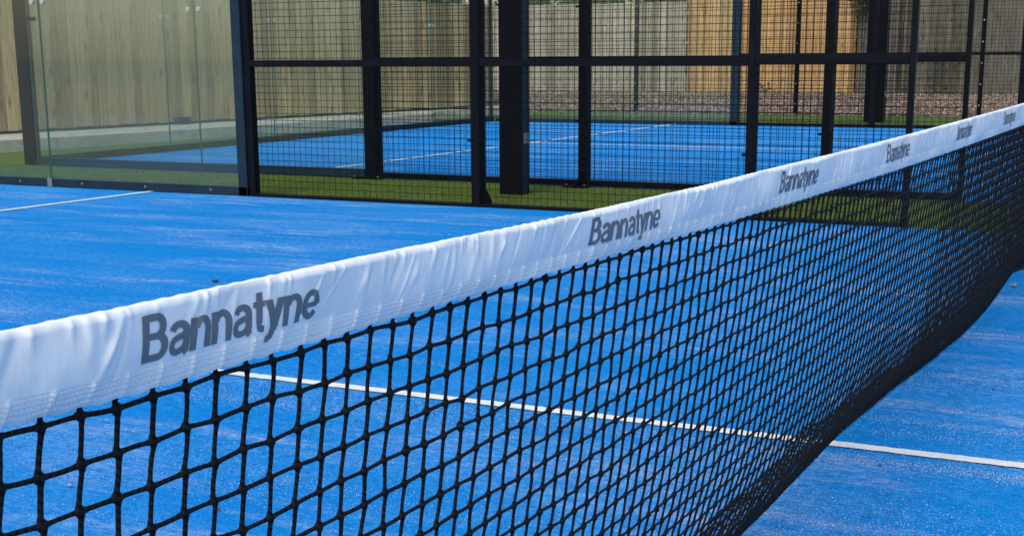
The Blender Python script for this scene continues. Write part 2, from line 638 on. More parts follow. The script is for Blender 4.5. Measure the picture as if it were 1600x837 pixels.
def glass_y(par, x, y0, y1, z0, z1, t=.012):
    mb = MB()
    mb.box(x, x + t, y0, y1, z0, z1)
    g = mb.build("glass_panel", M_GLASS, par)
    for y in (y0, y1):
        e = MB()
        yy0, yy1 = (y + .0002, y + .003) if y == y0 else (y - .003, y - .0002)
        e.box(x + .0015, x + t - .0015, yy0, yy1, z0 + .003, z1 - .003)
        e.build("glass_edge", M_EDGE, g)
    return g


def glass_x(par, y, x0, x1, z0, z1, t=.012):
    mb = MB()
    mb.box(x0, x1, y, y + t, z0, z1)
    g = mb.build("glass_panel", M_GLASS, par)
    for x in (x0, x1):
        e = MB()
        a, b = (x + .0002, x + .003) if x == x0 else (x - .003, x - .0002)
        e.box(a, b, y + .0015, y + t - .0015, z0 + .003, z1 - .003)
        e.build("glass_edge", M_EDGE, g)
    return g


def disc(par, name, c, axis, r, d, mat):
    mb = MB()
    a = Vector(c)
    v = Vector((1, 0, 0)) if axis == 'x' else Vector((0, 1, 0))
    mb.tube(a - v * d / 2, a + v * d / 2, r, 12)
    return mb.build(name, mat, par)


def clips(par, x, ya, yb, zs):
    """small mesh clips that stick out either side of a post"""
    for z in zs:
        for y, s in ((ya, -1), (yb, 1)):
            mb = MB()
            mb.box(x - .008, x + .018, min(y, y + s * .022), max(y, y + s * .022), z - .009, z + .009, .002)
            mb.build("mesh_clip", M_STEEL, par)


def gusset(par, x, y, s, h=.15, l=.10, t=.008):
    """triangular stiffening plate at the foot of a post"""
    mb = MB()
    vs = []
    for dy in (-t / 2, t / 2):
        vs += [(x, y + dy, .0), (x + s * l, y + dy, .0), (x + s * l, y + dy, .02), (x, y + dy, h)]
    mb.add(vs, [(0, 1, 2, 3), (7, 6, 5, 4), (0, 4, 5, 1), (1, 5, 6, 2), (2, 6, 7, 3), (3, 7, 4, 0)])
    mb.build("gusset", M_STEEL, par)


def base_plate(par, x0, x1, y0, y1, mat=None):
    mb = MB()
    mb.box(x0, x1, y0, y1, .001, .013, .002)
    p = mb.build("base_plate", mat or M_STEEL, par)
    for x in (x0 + .025, x1 - .025):
        for y in (y0 + .02, y1 - .02):
            b = MB()
            b.tube((x, y, .0125), (x, y, .024), .009, 6)
            b.build("anchor_bolt", M_GALV, p)
    return p


# --- near side wall of the near court
w1 = empty("court_side_fence", (X1, 6, 0))
tag(w1, "glass and black mesh side wall standing along the near blue court", "court fence")
bar(w1, "bottom_rail", 5.0, 5.06, 5.985, 10, 0.001, .068, M_STEELB)
post(w1, 5.0, 5.055, 5.985, 6.068, 3.0, M_STEELB, "glass_end_post")
post(w1, 5.018, 5.085, 5.922, 5.980, 4.0)
glass_y(w1, 5.022, 6.070, 7.992, .066, 3.0)
glass_y(w1, 5.022, 8.000, 9.992, .066, 3.0)
for y in (7.64, 7.92, 6.98, 6.33, 8.08, 8.32, 9.1):
    if y in (7.92, 8.08): continue
    disc(w1, "rail_bolt", (4.998, y, .038), 'x', .008, .008, M_CLAMP)
mbk = MB()
mbk.box(4.992, 4.9995, 7.965, 8.015, .002, .07, .002)
mbk.tube((4.996, 7.996, .066), (4.996, 7.996, .085), .006, 6)
mbk.build("joint_bracket", M_GALV, w1)
for z in (1.475, 2.6):
    cp = disc(w1, "glass_clamp", (5.014, 7.94, z), 'x', .022, .014, M_CLAMP)
    disc(w1, "glass_clamp", (5.014, 8.055, z), 'x', .022, .014, M_CLAMP)
for ya, yb in ((4.048, 5.922), (2.078, 3.983), (1.09, 2.03)):
    hi = ya < 1.5
    z0, z1 = (.966, 1.022) if hi else (.957, 1.006)
    bar(w1, "middle_rail", 5.0, 5.04, ya, yb, z0, z1)
    bar(w1, "bottom_rail", 5.002, 5.042, ya, yb, 0.001, .022)
    bar(w1, "top_rail", 5.0, 5.04, ya, yb, 2.96, 3.0)
    mesh_panel(w1, 5.046, ya + .004, yb - .004, .024, 2.955)
post(w1, 5.0, 5.105, 3.983, 4.048, 4.0)
clips(w1, 5.0, 3.983, 4.048, (.46, 1.42))
gusset(w1, 5.105, 4.01, 1, .16, .13)
post(w1, 5.0, 5.105, 2.03, 2.078, 4.0)
clips(w1, 5.0, 2.03, 2.078, (.41, 1.42))
gusset(w1, 5.105, 2.05, 1, .16, .13)
post(w1, 5.0, 5.05, 1.055, 1.09, 3.0, None, "door_jamb")
bar(w1, "toe_plate", 4.992, 5.06, 1.05, 1.1, .001, .010, M_STEEL, .002)

# --- near side wall of the far court
w2 = empty("court_side_fence", (X2, 6, 0))
tag(w2, "glass and black mesh side wall of the far blue court, standing beyond the turf strip", "court fence")
bar(w2, "bottom_rail", 6.75, 6.81, 6.056, 9.914, 0.001, .076, M_STEELB)
post(w2, 6.745, 6.835, 9.915, 10.06, 4.0, M_STEEL, "corner_post")
post(w2, 6.75, 6.87, 5.935, 6.055, 4.0)
base_plate(w2, 6.66, 6.90, 5.86, 6.14)
glass_y(w2, 6.775, 6.058, 7.855, .074, 3.0)
glass_y(w2, 6.775, 7.863, 9.913, .074, 3.0)
for z in (1.455, 2.6):
    disc(w2, "glass_clamp", (6.767, 7.80, z), 'x', .022, .014, M_CLAMP)
    disc(w2, "glass_clamp", (6.767, 7.92, z), 'x', .022, .014, M_CLAMP)
bar(w2, "post_bracket", 6.76, 6.772, 9.785, 9.914, 1.385, 1.42, M_STEEL)
for ya, yb in ((4.025, 5.935), (2.06, 3.955), (1.065, 1.995)):
    bar(w2, "middle_rail", 6.75, 6.79, ya, yb, .966, 1.020)
    bar(w2, "bottom_rail", 6.752, 6.792, ya, yb, .004, .05)
    bar(w2, "top_rail", 6.75, 6.79, ya, yb, 2.96, 3.0)
    mesh_panel(w2, 6.796, ya + .004, yb - .004, .05, 2.955)
post(w2, 6.75, 6.855, 3.955, 4.025, 4.0)
clips(w2, 6.75, 3.955, 4.025, (.52, 1.40))
base_plate(w2, 6.62, 6.90, 3.90, 4.10)
gusset(w2, 6.75, 3.99, -1, .14, .12)
post(w2, 6.75, 6.855, 1.995, 2.06, 4.0)
clips(w2, 6.75, 1.995, 2.06, (.45, 1.42))
post(w2, 6.75, 6.79, 1.03, 1.065, 3.0, None, "door_jamb")

# --- back wall of the far court (glass)
w3 = empty("court_back_wall", (11.75, 10, 0))
tag(w3, "clear glass back wall closing the left end of the far blue court", "glass wall")
bar(w3, "bottom_rail", 6.865, 16.70, 10.0, 10.06, .001, .072, M_STEELB)
jx = [6.87, 8.905, 10.87, 12.81, 14.77, 16.70]
for a, b in zip(jx[:-1], jx[1:]):
    glass_x(w3, 10.024, a + .004, b - .004, .07, 3.0)
for x in jx[1:-1]:
    for z in (1.465, 2.6):
        disc(w3, "glass_clamp", (x - .055, 10.016, z), 'y', .022, .014, M_CLAMP)
        disc(w3, "glass_clamp", (x + .055, 10.016, z), 'y', .022, .014, M_CLAMP)

# --- far side wall of the far court
w4 = empty("court_side_fence", (X3, 6, 0))
tag(w4, "far side wall of the far blue court, in front of the gravel", "court fence")
bar(w4, "bottom_rail", 16.75, 16.81, 5.97, 10.0, .001, .052, M_STEELB)
post(w4, 16.76, 16.82, 10.075, 10.125, 4.0, M_STEEL, "corner_post")
glass_y(w4, 16.775, 6.088, 7.99, .05, 3.0)
glass_y(w4, 16.775, 7.998, 9.938, .05, 3.0)
for z in (1.465, 2.6):
    disc(w4, "glass_clamp", (16.767, 7.94, z), 'x', .022, .014, M_CLAMP)
    disc(w4, "glass_clamp", (16.767, 8.05, z), 'x', .022, .014, M_CLAMP)
post(w4, 16.75, 16.87, 5.968, 6.085, 4.0, M_STEELB)
for ya, yb in ((4.03, 5.968), (2.03, 3.965), (.06, 1.92)):
    bar(w4, "middle_rail", 16.75, 16.79, ya, yb, .995, 1.035)
    bar(w4, "bottom_rail", 16.752, 16.792, ya, yb, .001, .04)
    bar(w4, "top_rail", 16.75, 16.79, ya, yb, 2.96, 3.0)
    mesh_panel(w4, 16.796, ya + .004, yb - .004, .04, 2.955)
for ya, yb in ((3.965, 4.03), (1.92, 2.03), (-.01, .06)):
    post(w4, 16.75, 16.855, ya, yb, 4.0)


def canopy_column(label, x0, x1, y0, y1, h):
    r = empty("steel_column", ((x0 + x1) / 2, (y0 + y1) / 2, 0))
    tag(r, label, "column", "black steel columns beside the far court")
    t = .012
    tw = .03
    m = MB()
    m.box(x0 + t, x1 - t, (y0 + y1) / 2 - .09 + .0, (y0 + y1) / 2 + .09, 0, h)
    m.build("web_casing", M_STEEL, r)
    for xa, xb in ((x0, x0 + t - .001), (x1 - t + .001, x1)):
        f = MB()
        f.box(xa, xb, y0, y1, 0, h, .003)
        f.build("flange", M_STEEL, r)
    s = MB()
    s.box(x0 + t + .001, x1 - t - .001, y0 + .002, (y0 + y1) / 2 - .0905, 0, h)
    s.build("skylit_plate", M_STEELB, r)  # bluer coat colours in the skylight falling on this face
    l = MB()
    l.box(x0 + .03, x1 - .02, y0 - .004, y0 + .0015, .38, .46, .001)
    l.build("data_plate", M_GALV, r)
    return r


canopy_column("wide black steel column standing on the green turf between the two courts", 5.93, 6.06, 4.118, 4.31, 5.5)
canopy_column("wide black steel column standing beyond the far court, before the gravel", 18.45, 18.62, 4.20, 4.50, 5.5)

for i, (x, y, lab) in enumerate([(20.75, 12.3, "slim dark post at the gravel edge hidden behind the wide near column"),
                                 (20.75, 9.2, "slim dark post at the gravel edge before the pale grey fence boards"),
                                 (20.85, 6.25, "slim dark post at the gravel edge before the orange fence boards"),
                                 (20.85, 3.17, "slim dark post at the gravel edge before the dark grey fence boards")]):
    if i == 0:
        continue
    r = empty("slim_post", (x, y, 0))
    tag(r, lab, "post", "slim posts along the gravel edge")
    m = MB()
    m.box(x - .03, x + .03, y - .035, y + .035, -.01, 2.6, .004)
    m.build("shaft", M_STEEL, r)
    for z in (.18, .52, .86, 1.2, 1.54, 1.88):
        disc(r, "bolt_head", (x - .034, y, z), 'x', .012, .010, M_CLAMP)

# ------------------------------------------------------------------ timber fences
def board_mesh(w, h, t, mat, seed):
    """one feather-edge board, thick on one edge, uneven top and bottom; origin at its foot"""
    r = random.Random(seed)
    mb = MB()
    a, b = r.uniform(-.006, .006), r.uniform(-.006, .006)
    n = 4
    vs = []
    for k in range(n + 1):
        z = h * k / n
        bow = r.uniform(-.002, .002)
        zz = z + (a if k in (0, n) else 0)
        vs += [(0, -t + bow, zz), (w, -t * .35 + bow, z + (b if k in (0, n) else 0)), (w, 0, z), (0, 0, z)]
    fs = [(0, 3, 2, 1), tuple(4 * n + i for i in (0, 1, 2, 3))]
    for k in range(n):
        for i in range(4):
            j = (i + 1) % 4
            fs.append((4 * k + i, 4 * k + j, 4 * k + 4 + j, 4 * k + 4 + i))
    mb.add(vs, fs)
    return mb.mesh("board", mat)


def fence(label, p0, p1, z0, h, bw, mat, rail_mat, face, board_w=None, seed=0, base_h=0.0, base_mat=None):
    """close-board fence from p0 to p1; face = unit vector towards the viewer's side"""
    p0, p1 = Vector(p0), Vector(p1)
    d = (p1 - p0)
    L = d.length
    d.normalize()
    n = Vector((face[0], face[1], 0))
    loc = Vector((p0.x, p0.y, z0))
    r = empty("timber_fence", loc)
    tag(r, label, "fence", "timber fences round the courts")
    rot = Matrix(((d.x, -n.x, 0), (d.y, -n.y, 0), (0, 0, 1)))
    if rot.determinant() < 0:
        p0, p1, d = p1, p0, -d
        loc = Vector((p0.x, p0.y, z0))
        r.location = loc
        rot = Matrix(((d.x, -n.x, 0), (d.y, -n.y, 0), (0, 0, 1)))
    r.rotation_euler = rot.to_euler()
    meshes = [board_mesh(bw + .022, h, .019, mat, seed + k) for k in range(7)]
    q = random.Random(seed)
    for i in range(int(L / bw)):
        o = bpy.data.objects.new("board", meshes[q.randrange(7)])
        COL.objects.link(o)
        o.parent = r
        o.location = (i * bw, -.001 * (i % 2) + q.uniform(-.004, .003), q.uniform(-.008, .006))
        o.rotation_euler = (0, q.uniform(-.003, .003), rad(-2.5) + q.uniform(-.01, .01))
    for z in (.3, h * .55, h - .3):
        m = MB()
        m.box(0, L, .028, .07, z - .04, z + .04, .004)
        o = m.mesh("arris_rail", rail_mat)
        ob = bpy.data.objects.new("arris_rail", o); COL.objects.link(ob); ob.parent = r
    for k in range(int(L / 2.4) + 1):
        m = MB()
        m.box(k * 2.4, k * 2.4 + .1, .074, .174, -z0 - .02, h, .004)
        ob = bpy.data.objects.new("fence_post", m.mesh("fence_post", rail_mat)); COL.objects.link(ob); ob.parent = r
    if base_h:
        m = MB()
        m.box(0, L, .004, .03, -base_h, .0, .002)
        ob = bpy.data.objects.new("gravel_board", m.mesh("gravel_board", base_mat)); COL.objects.link(ob); ob.parent = r
    return r


def FY(x): return 12.72 - .138 * (x - 9)
def KY(x): return 11.72 - .125 * (x - 8) if x < 16.35 else FY(x) - .22


dl = Vector((1, -.138)).normalized()
fl = (-abs(dl.y) * 1, -dl.x)
fl = (dl.y, -dl.x)
fence("pale greenish closeboard timber fence on the concrete kerb along the left end", (5.0, FY(5.0)), (19.0, FY(19.0)), .175, 1.72, .142,
      M_WOODL, M_WOODL, fl, seed=3)
fence("grey weathered timber fence behind the gravel, left of the orange boards", (34.0, 13.05), (34.0, 20.6), .02, 2.40, .115, M_WOODG, M_WOODG, (-1, 0), seed=21)
fence("bright orange new timber fence section behind the gravel", (33.96, 8.42), (33.96, 13.04), .02, 2.55, .112, M_WOODO, M_WOODO, (-1, 0), seed=41)
fence("dark grey timber fence behind the gravel, right of the orange boards", (34.0, -1.5), (34.0, 8.40), .02, 2.6, .115, M_WOODD, M_WOODD, (-1, 0), seed=61)

# concrete kerb under the left fence
kb = empty("concrete_kerb", (12, KY(12), 0))
tag(kb, "low pale concrete kerb wall running under the left timber fence", "kerb")
xk = np.arange(4.0, 18.5, 1.2)
for a in xk:
    b = a + 1.194
    m = MB()
    hz = .128 + rng.normal(0, .002)
    dy = rng.normal(0, .004)
    vs = [(a, KY(a) + dy, -.02), (b, KY(b) + dy, -.02), (b, FY(b) + .2, -.02), (a, FY(a) + .2, -.02),
          (a, KY(a) + dy + .012, hz), (b, KY(b) + dy + .012, hz), (b, FY(b) + .2, hz + .008), (a, FY(a) + .2, hz + .008)]
    m.add(vs, [(0, 3, 2, 1), (4, 5, 6, 7), (0, 1, 5, 4), (1, 2, 6, 5), (2, 3, 7, 6), (3, 0, 4, 7)])
    m.build("kerb_block", M_CONC, kb)
# dark strip standing in for the shadow gap between kerb and boards
m = MB()
m.add([(5, FY(5) + .03, .12), (18.95, FY(18.95) + .03, .12), (18.95, FY(18.95) + .07, .12), (5, FY(5) + .07, .12),
       (5, FY(5) + .03, .24), (18.95, FY(18.95) + .03, .24), (18.95, FY(18.95) + .07, .24), (5, FY(5) + .07, .24)],
      [(0, 3, 2, 1), (4, 5, 6, 7), (0, 1, 5, 4), (1, 2, 6, 5), (2, 3, 7, 6), (3, 0, 4, 7)])
m.build("gap_shade_strip", M_SOIL, kb)

bx = empty("drain_box", (11.8, FY(11.8) - .1, .135))
tag(bx, "small dark box at the foot of the left timber fence", "box")
m = MB()
y0 = FY(11.8)
m.box(11.68, 11.93, y0 - .12, y0 - .03, .138, .215, .006)
m.build("casing", M_STEELB, bx)
m = MB()
m.box(11.665, 11.945, y0 - .13, y0 - .025, .2155, .232, .004)
m.build("lid", M_STEELB, bx)

# ------------------------------------------------------------------ planting
def leaf_cloud(name, pts, size, mat, parent, seed):
    r = np.random.default_rng(seed)
    n = len(pts)
    a = r.normal(size=(n, 3)); a /= np.linalg.norm(a, axis=1)[:, None]
    b = np.cross(a, r.normal(size=(n, 3))); b /= np.linalg.norm(b, axis=1)[:, None]
    s = (size * r.uniform(.6, 1.4, n))[:, None]
    c = np.cross(a, b) * s * .12
    V = np.stack([pts - a * s, pts + b * s * .42 + c, pts + a * s, pts - b * s * .42 + c], 1).reshape(-1, 3)
    Fq = np.arange(4 * n).reshape(n, 4)
    return link(name, np_mesh(name, V, Fq, mat, False), parent)


def tree(x, y, h, w, label, seed):
    r = np.random.default_rng(seed)
    t = empty("evergreen_tree", (x, y, 0))
    tag(t, label, "tree", "evergreen trees behind the far fences")
    m = MB()
    pr = Vector((x, y, -.02))
    rr = .11
    for k in range(5):
        q = Vector((x + r.normal(0, .05), y + r.normal(0, .05), h * .8 * (k + 1) / 5))
        m.tube(pr, q, rr * (1 - k * .15), 7, False)
        for s in range(4):
            an = r.uniform(0, 6.28)
            e = q + Vector((math.cos(an) * w * .7, math.sin(an) * w * .7, r.uniform(.1, .6)))
            m.tube(q, e, .03, 5, False)
        pr = q
    m.build("trunk", M_BARK, t)
    cl = []
    for k in range(70):
        an = r.uniform(0, 6.28)
        zz = r.uniform(.12, 1.0)
        ra = w * math.sqrt(r.random()) * (1.05 - .55 * zz)
        c = np.array([x + math.cos(an) * ra, y + math.sin(an) * ra, zz * h])
        cl.append(c + r.normal(0, .24, (140, 3)))
    leaf_cloud("crown", np.concatenate(cl), .09, M_LEAF, t, seed)


tl = ["dark evergreen tree behind the grey fence at far left", "dark evergreen tree rising above the pale grey fence boards",
      "dark evergreen tree behind the grey fence near the orange boards", "dark evergreen tree behind the join of orange and dark boards",
      "dark evergreen tree behind the dark grey fence at far right",
      "evergreen tree right behind the right end of the pale left fence", "evergreen tree past the end of the pale left fence, beside the gate posts",
      "evergreen tree on the gravel beyond the gate posts", "evergreen tree behind the middle of the pale left fence"]
for k, (x, y, h, w) in enumerate([(35.6, 18.9, 3.6, 1.2), (35.5, 16.6, 3.4, 1.2), (35.6, 14.3, 3.5, 1.15), (35.5, 8.2, 3.3, .85), (35.9, 4.4, 3.6, 1.1), (18.0, 13.9, 3.6, 1.1), (20.6, 14.2, 3.8, 1.2), (23.3, 15.3, 3.8, 1.3), (15.6, 14.4, 3.6, 1.1)]):
    tree(x, y, h, w, tl[k], 100 + k)
# leaves of a branch hanging over the join of the fences
ov = empty("overhanging_branch", (34.1, 8.25, 2.6))
tag(ov, "leafy branch hanging over the fence where orange meets dark boards", "branch")
m = MB(); m.tube((35.2, 8.3, 2.9), (33.75, 8.25, 2.55), .02, 5)
m.build("limb", M_BARK, ov)
m = MB(); m.tube((34.2, 8.25, 2.65), (33.7, 8.05, 2.2), .012, 5)
m.build("limb", M_BARK, ov)
r_ = np.random.default_rng(5)
leaf_cloud("foliage", np.array([33.72, 8.2, 2.33]) + r_.normal(0, 1, (260, 3)) * np.array([.08, .2, .17]), .06, M_IVY, ov, 5)
leaf_cloud("foliage", np.array([33.75, 7.95, 2.45]) + r_.normal(0, 1, (200, 3)) * np.array([.08, .22, .12]), .06, M_LEAF, ov, 6)


def weed(x, y, h, w, label, n, seed, mat=M_IVY):
    r = np.random.default_rng(seed)
    t = empty("weed", (x, y, 0))
    tag(t, label, "plant", "weeds at the foot of the far fences")
    m = MB()
    for k in range(6):
        a = r.uniform(0, 6.28)
        m.tube((x, y, -.01), (x + math.cos(a) * w * .4, y + math.sin(a) * w * .5, h * r.uniform(.6, 1)), .006, 4, False)
    m.build("stem", M_IVY, t)
    p = np.stack([x + r.normal(0, w * .3, n), y + r.normal(0, w * .5, n), h * r.random(n) ** .8 + .02], -1)
    leaf_cloud("leaves", p, .055, mat, t, seed)


weed(33.5, 10.75, .25, .4, "low weed in front of the orange fence boards", 45, 71)
weed(33.7, 6.3, 1.15, .55, "tall bushy weed climbing the dark grey fence boards", 130, 74)

# ------------------------------------------------------------------ the net
NET_TOP = ([-5, -3.06, -2.94, -2.66, -2.35, -2.15, -1.74, -1.44, -1.03, -.48, .31, 1.4, 3, 5],
           [.90, .8665, .8640, .8610, .855, .852, .8485, .8490, .848, .849, .852, .858, .872, .90])
NET_BOT = ([-5, -3.06, -2.94, -2.87, -2.56, -2.27, -1.87, -1.6, -1.24, -.46, .34, 1.44, 3, 5],
           [.835, .804, .799, .7985, .7945, .7915, .786, .782, .779, .774, .775, .780, .79, .815])
BASE_Y = ([-5, -2, -.8, -.07, .3, .69, 1.08, 1.62, 2.05, 2.61, 3.09, 3.35, 3.6, 4.2, 5],
          [.18, .195, .207, .228, .218, .205, .182, .163, .165, .205, .23, .215, .15, .11, .08])
ztop = lambda x: np.interp(x, *NET_TOP)
zbot = lambda x: np.interp(x, *NET_BOT)
ybase = lambda x: np.interp(x, *BASE_Y)
YT = -.016
YN = YT + .010

net = empty("court_net", (0, 0, 0))
tag(net, "long black court net with a white top tape running across the near blue court", "net")

PITCH = .0365
KN0 = -3.0165

# tape wrinkles ------------------------------------------------------
tr = np.random.default_rng(5)
NW = 420
wx = tr.uniform(-5, 5, NW); wk = tr.normal(.016, .010, NW); ws = tr.uniform(.0014, .0056, NW)
wa = tr.uniform(.0004, .0017, NW) * np.where(tr.random(NW) < .35, -1, 1); wc = tr.uniform(.45, 1.0, NW); wl = tr.uniform(.12, .38, NW)
NPK = 330
pkx = np.sort(tr.uniform(-5, 5, NPK)); pks = tr.uniform(.0015, .004, NPK); pka = tr.uniform(.0006, .0022, NPK)
fq = [(tr.uniform(8, 60), tr.uniform(0, 6.28), tr.uniform(-.9, .9)) for _ in range(9)]


def wrinkle(x, s):
    """outward displacement of the tape face at position x, height fraction s"""
    d = np.zeros_like(x)
    for f, p, k in fq:
        d += .0012 / (f / 14) ** .8 * np.sin(f * x + p + k * s * 2.5)
    d *= np.clip(np.minimum(s * 3, 1.0), 0, 1)
    order = np.argsort(x.ravel(), kind='stable')
    xs = x.ravel()[order]; ss = s.ravel()[order]; dd = np.zeros_like(xs)
    for i in range(NW):
        a, b = np.searchsorted(xs, [wx[i] - .05, wx[i] + .05])
        if b > a:
            u = xs[a:b] - wx[i] - wk[i] * (ss[a:b] - .5) * 1.6
            dd[a:b] += wa[i] * np.exp(-(u / ws[i]) ** 2) * np.exp(-((ss[a:b] - wc[i]) / wl[i]) ** 2)
    for i in range(NPK):
        a, b = np.searchsorted(xs, [pkx[i] - .02, pkx[i] + .02])
        if b > a:
            u = xs[a:b] - pkx[i] - .004 * (ss[a:b] - 1)
            dd[a:b] += pka[i] * np.exp(-(u / pks[i]) ** 2) * np.clip((ss[a:b] - .72) / .28, 0, 1) ** 1.5
    # hem: pulled into ridges above every net cord
    ph = (xs - KN0 + PITCH / 2) % PITCH - PITCH / 2
    hem = np.clip((.34 - ss) / .06, 0, 1)
    dd += .0019 * np.exp(-(ph / .0019) ** 2) * hem + .0009 * np.cos(ph / PITCH * 2 * np.pi) * np.clip((.6 - ss) / .5, 0, 1)
    dd += .0004 * hem
    for c in (.09, .17, .235, .295):
        dd -= .0007 * np.exp(-((ss - c) / .012) ** 2)
    out = np.zeros_like(xs); out[order] = dd
    return d + out.reshape(x.shape)


TB = [(tr.uniform(60, 420), tr.uniform(0, 6.28), tr.uniform(.00004, .00016)) for _ in range(9)]


def topbump(x):
    return sum(a * np.sin(f * x + p) for f, p, a in TB)


def tape_front(x, s, lift=0.0):
    zb, zt = zbot(x), ztop(x) - .005
    ph = np.cos((x - KN0) / PITCH * 2 * np.pi)
    z = zb + (zt - zb) * s + np.clip(1 - s * 4, 0, 1) * (.0012 * ph) + np.clip((s - .8) * 5, 0, 1) * .0006 * np.sin(x * 61) * np.sin(x * 143)
    z = z + np.clip((s - .75) * 4, 0, 1) * topbump(x)
    y = YT + .012 * (1 - s) - .0045 - .004 * np.sin(np.pi * np.clip(s, 0, 1) ** .8) - wrinkle(x, s) - lift
    return np.stack([x, y, z], -1)


def build_tape():
    xs = np.concatenate([np.arange(-5, -3.3, .01), np.arange(-3.3, -1.2, .0016), np.arange(-1.2, .6, .003), np.arange(.6, 5.001, .006)])
    sf = np.concatenate([[0, .02], np.linspace(.045, .36, 22), np.linspace(.39, 1, 26)])
    Xg, Sg = np.meshgrid(xs, sf, indexing='ij')
    front = tape_front(Xg, Sg)
    top = front[:, -1, :]
    caps = []
    for a in np.linspace(.25, 1.0, 6) * np.pi:
        yy = YT - np.cos(a) * .0055 + 0 * xs
        zz = ztop(xs) - .005 + np.sin(a) * .0055 + topbump(xs)
        mixf = max(0.0, 1 - a / np.pi * 1.6)
        yy = yy + (top[:, 1] - (YT - .0055)) * mixf
        caps.append(np.stack([xs, yy, zz], -1))
    back = []
    for s in (.8, .5, .25, 0.0):
        zb, zt = zbot(xs), ztop(xs) - .005
        back.append(np.stack([xs, YT + .012 * (1 - s) + .0055 + .002 * math.sin(math.pi * s) + .0008 * np.sin(xs * 33 + s * 3), zb + (zt - zb) * s + .001], -1))
    G = np.concatenate([front, np.stack(caps, 1), np.stack(back, 1)], 1)
    n, k = G.shape[:2]
    i, j = np.meshgrid(np.arange(n - 1), np.arange(k - 1), indexing='ij')
    a = (i * k + j).ravel()
    Fq = np.stack([a, a + k, a + k + 1, a + 1], -1)
    me = np_mesh("top_tape", G.reshape(-1, 3), Fq, M_TAPE, True)
    return link("top_tape", me, net)


tape = build_tape()

# stitching: four dashed rows of thread along the hem
sm_v, sm_f = [], []
def stitches():
    pts = []
    for c in (.09, .17, .235, .295):
        xs = np.arange(-3.1, .2, .0042)
        a = tape_front(xs, np.full_like(xs, c), .0004)
        b = tape_front(xs + .0028, np.full_like(xs, c), .0004)
        pts.append((a, b))
    A = np.concatenate([p[0] for p in pts]); B = np.concatenate([p[1] for p in pts])
    r = .00042
    V = []
    for P_ in (A, B):
        for dy, dz in ((-r, -r), (-r, r), (r, r), (r, -r)):
            V.append(P_ + np.array([0, dy, dz]))
    V = np.stack(V, 1)
    n = len(A)
    q = np.array([(0, 4, 5, 1), (1, 5, 6, 2), (3, 2, 6, 7), (0, 3, 7, 4), (0, 1, 2, 3), (4, 7, 6, 5)])
    Fq = (q[None] + (np.arange(n) * 8)[:, None, None]).reshape(-1, 4)
    o = link("stitching", np_mesh("stitching", V.reshape(-1, 3), Fq, M_STITCH, False), tape)
    o["kind"] = "stuff"
stitches()


# printed lettering: plain bold letters laid as thin print on the wrinkled face
SW, HW = .192, .152


def ell(cx, cy, rx, ry, a0, a1, n=22):
    t = np.radians(np.linspace(a0, a1, n))
    p = np.stack([cx + rx * np.cos(t), cy + ry * np.sin(t)], -1)
    w = HW + (SW - HW) * np.cos(t) ** 2
    return p, w


def bez(*ps, n=14):
    out = []
    for k in range(0, len(ps) - 3, 3):
        P_ = [np.array(q, float) for q in ps[k:k + 4]]
        t = np.linspace(0, 1, n)[:, None]
        out.append((1 - t) ** 3 * P_[0] + 3 * (1 - t) ** 2 * t * P_[1] + 3 * (1 - t) * t * t * P_[2] + t ** 3 * P_[3])
    return np.concatenate([out[0]] + [o[1:] for o in out[1:]])


def seg(p, q, n=12):
    return np.linspace(p, q, n)


def stroke(p, w, mode='n'):
    p = np.asarray(p, float)
    w = np.broadcast_to(np.asarray(w, float), (len(p),)).copy()
    keep = np.r_[True, np.linalg.norm(np.diff(p, axis=0), axis=1) > .008]
    p, w = p[keep], w[keep]
    if mode == 'h':
        nn = np.tile([1.0, 0.0], (len(p), 1))
    else:
        d = np.gradient(p, axis=0)
        d /= np.linalg.norm(d, axis=1)[:, None]
        nn = np.stack([-d[:, 1], d[:, 0]], -1)
    return np.stack([p + nn * (w * u)[:, None] for u in (-.5, -.17, .17, .5)], 1)


def join(*parts):
    p = np.concatenate([q[0] for q in parts]); w = np.concatenate([np.broadcast_to(q[1], (len(q[0]),)) for q in parts])
    return p, w


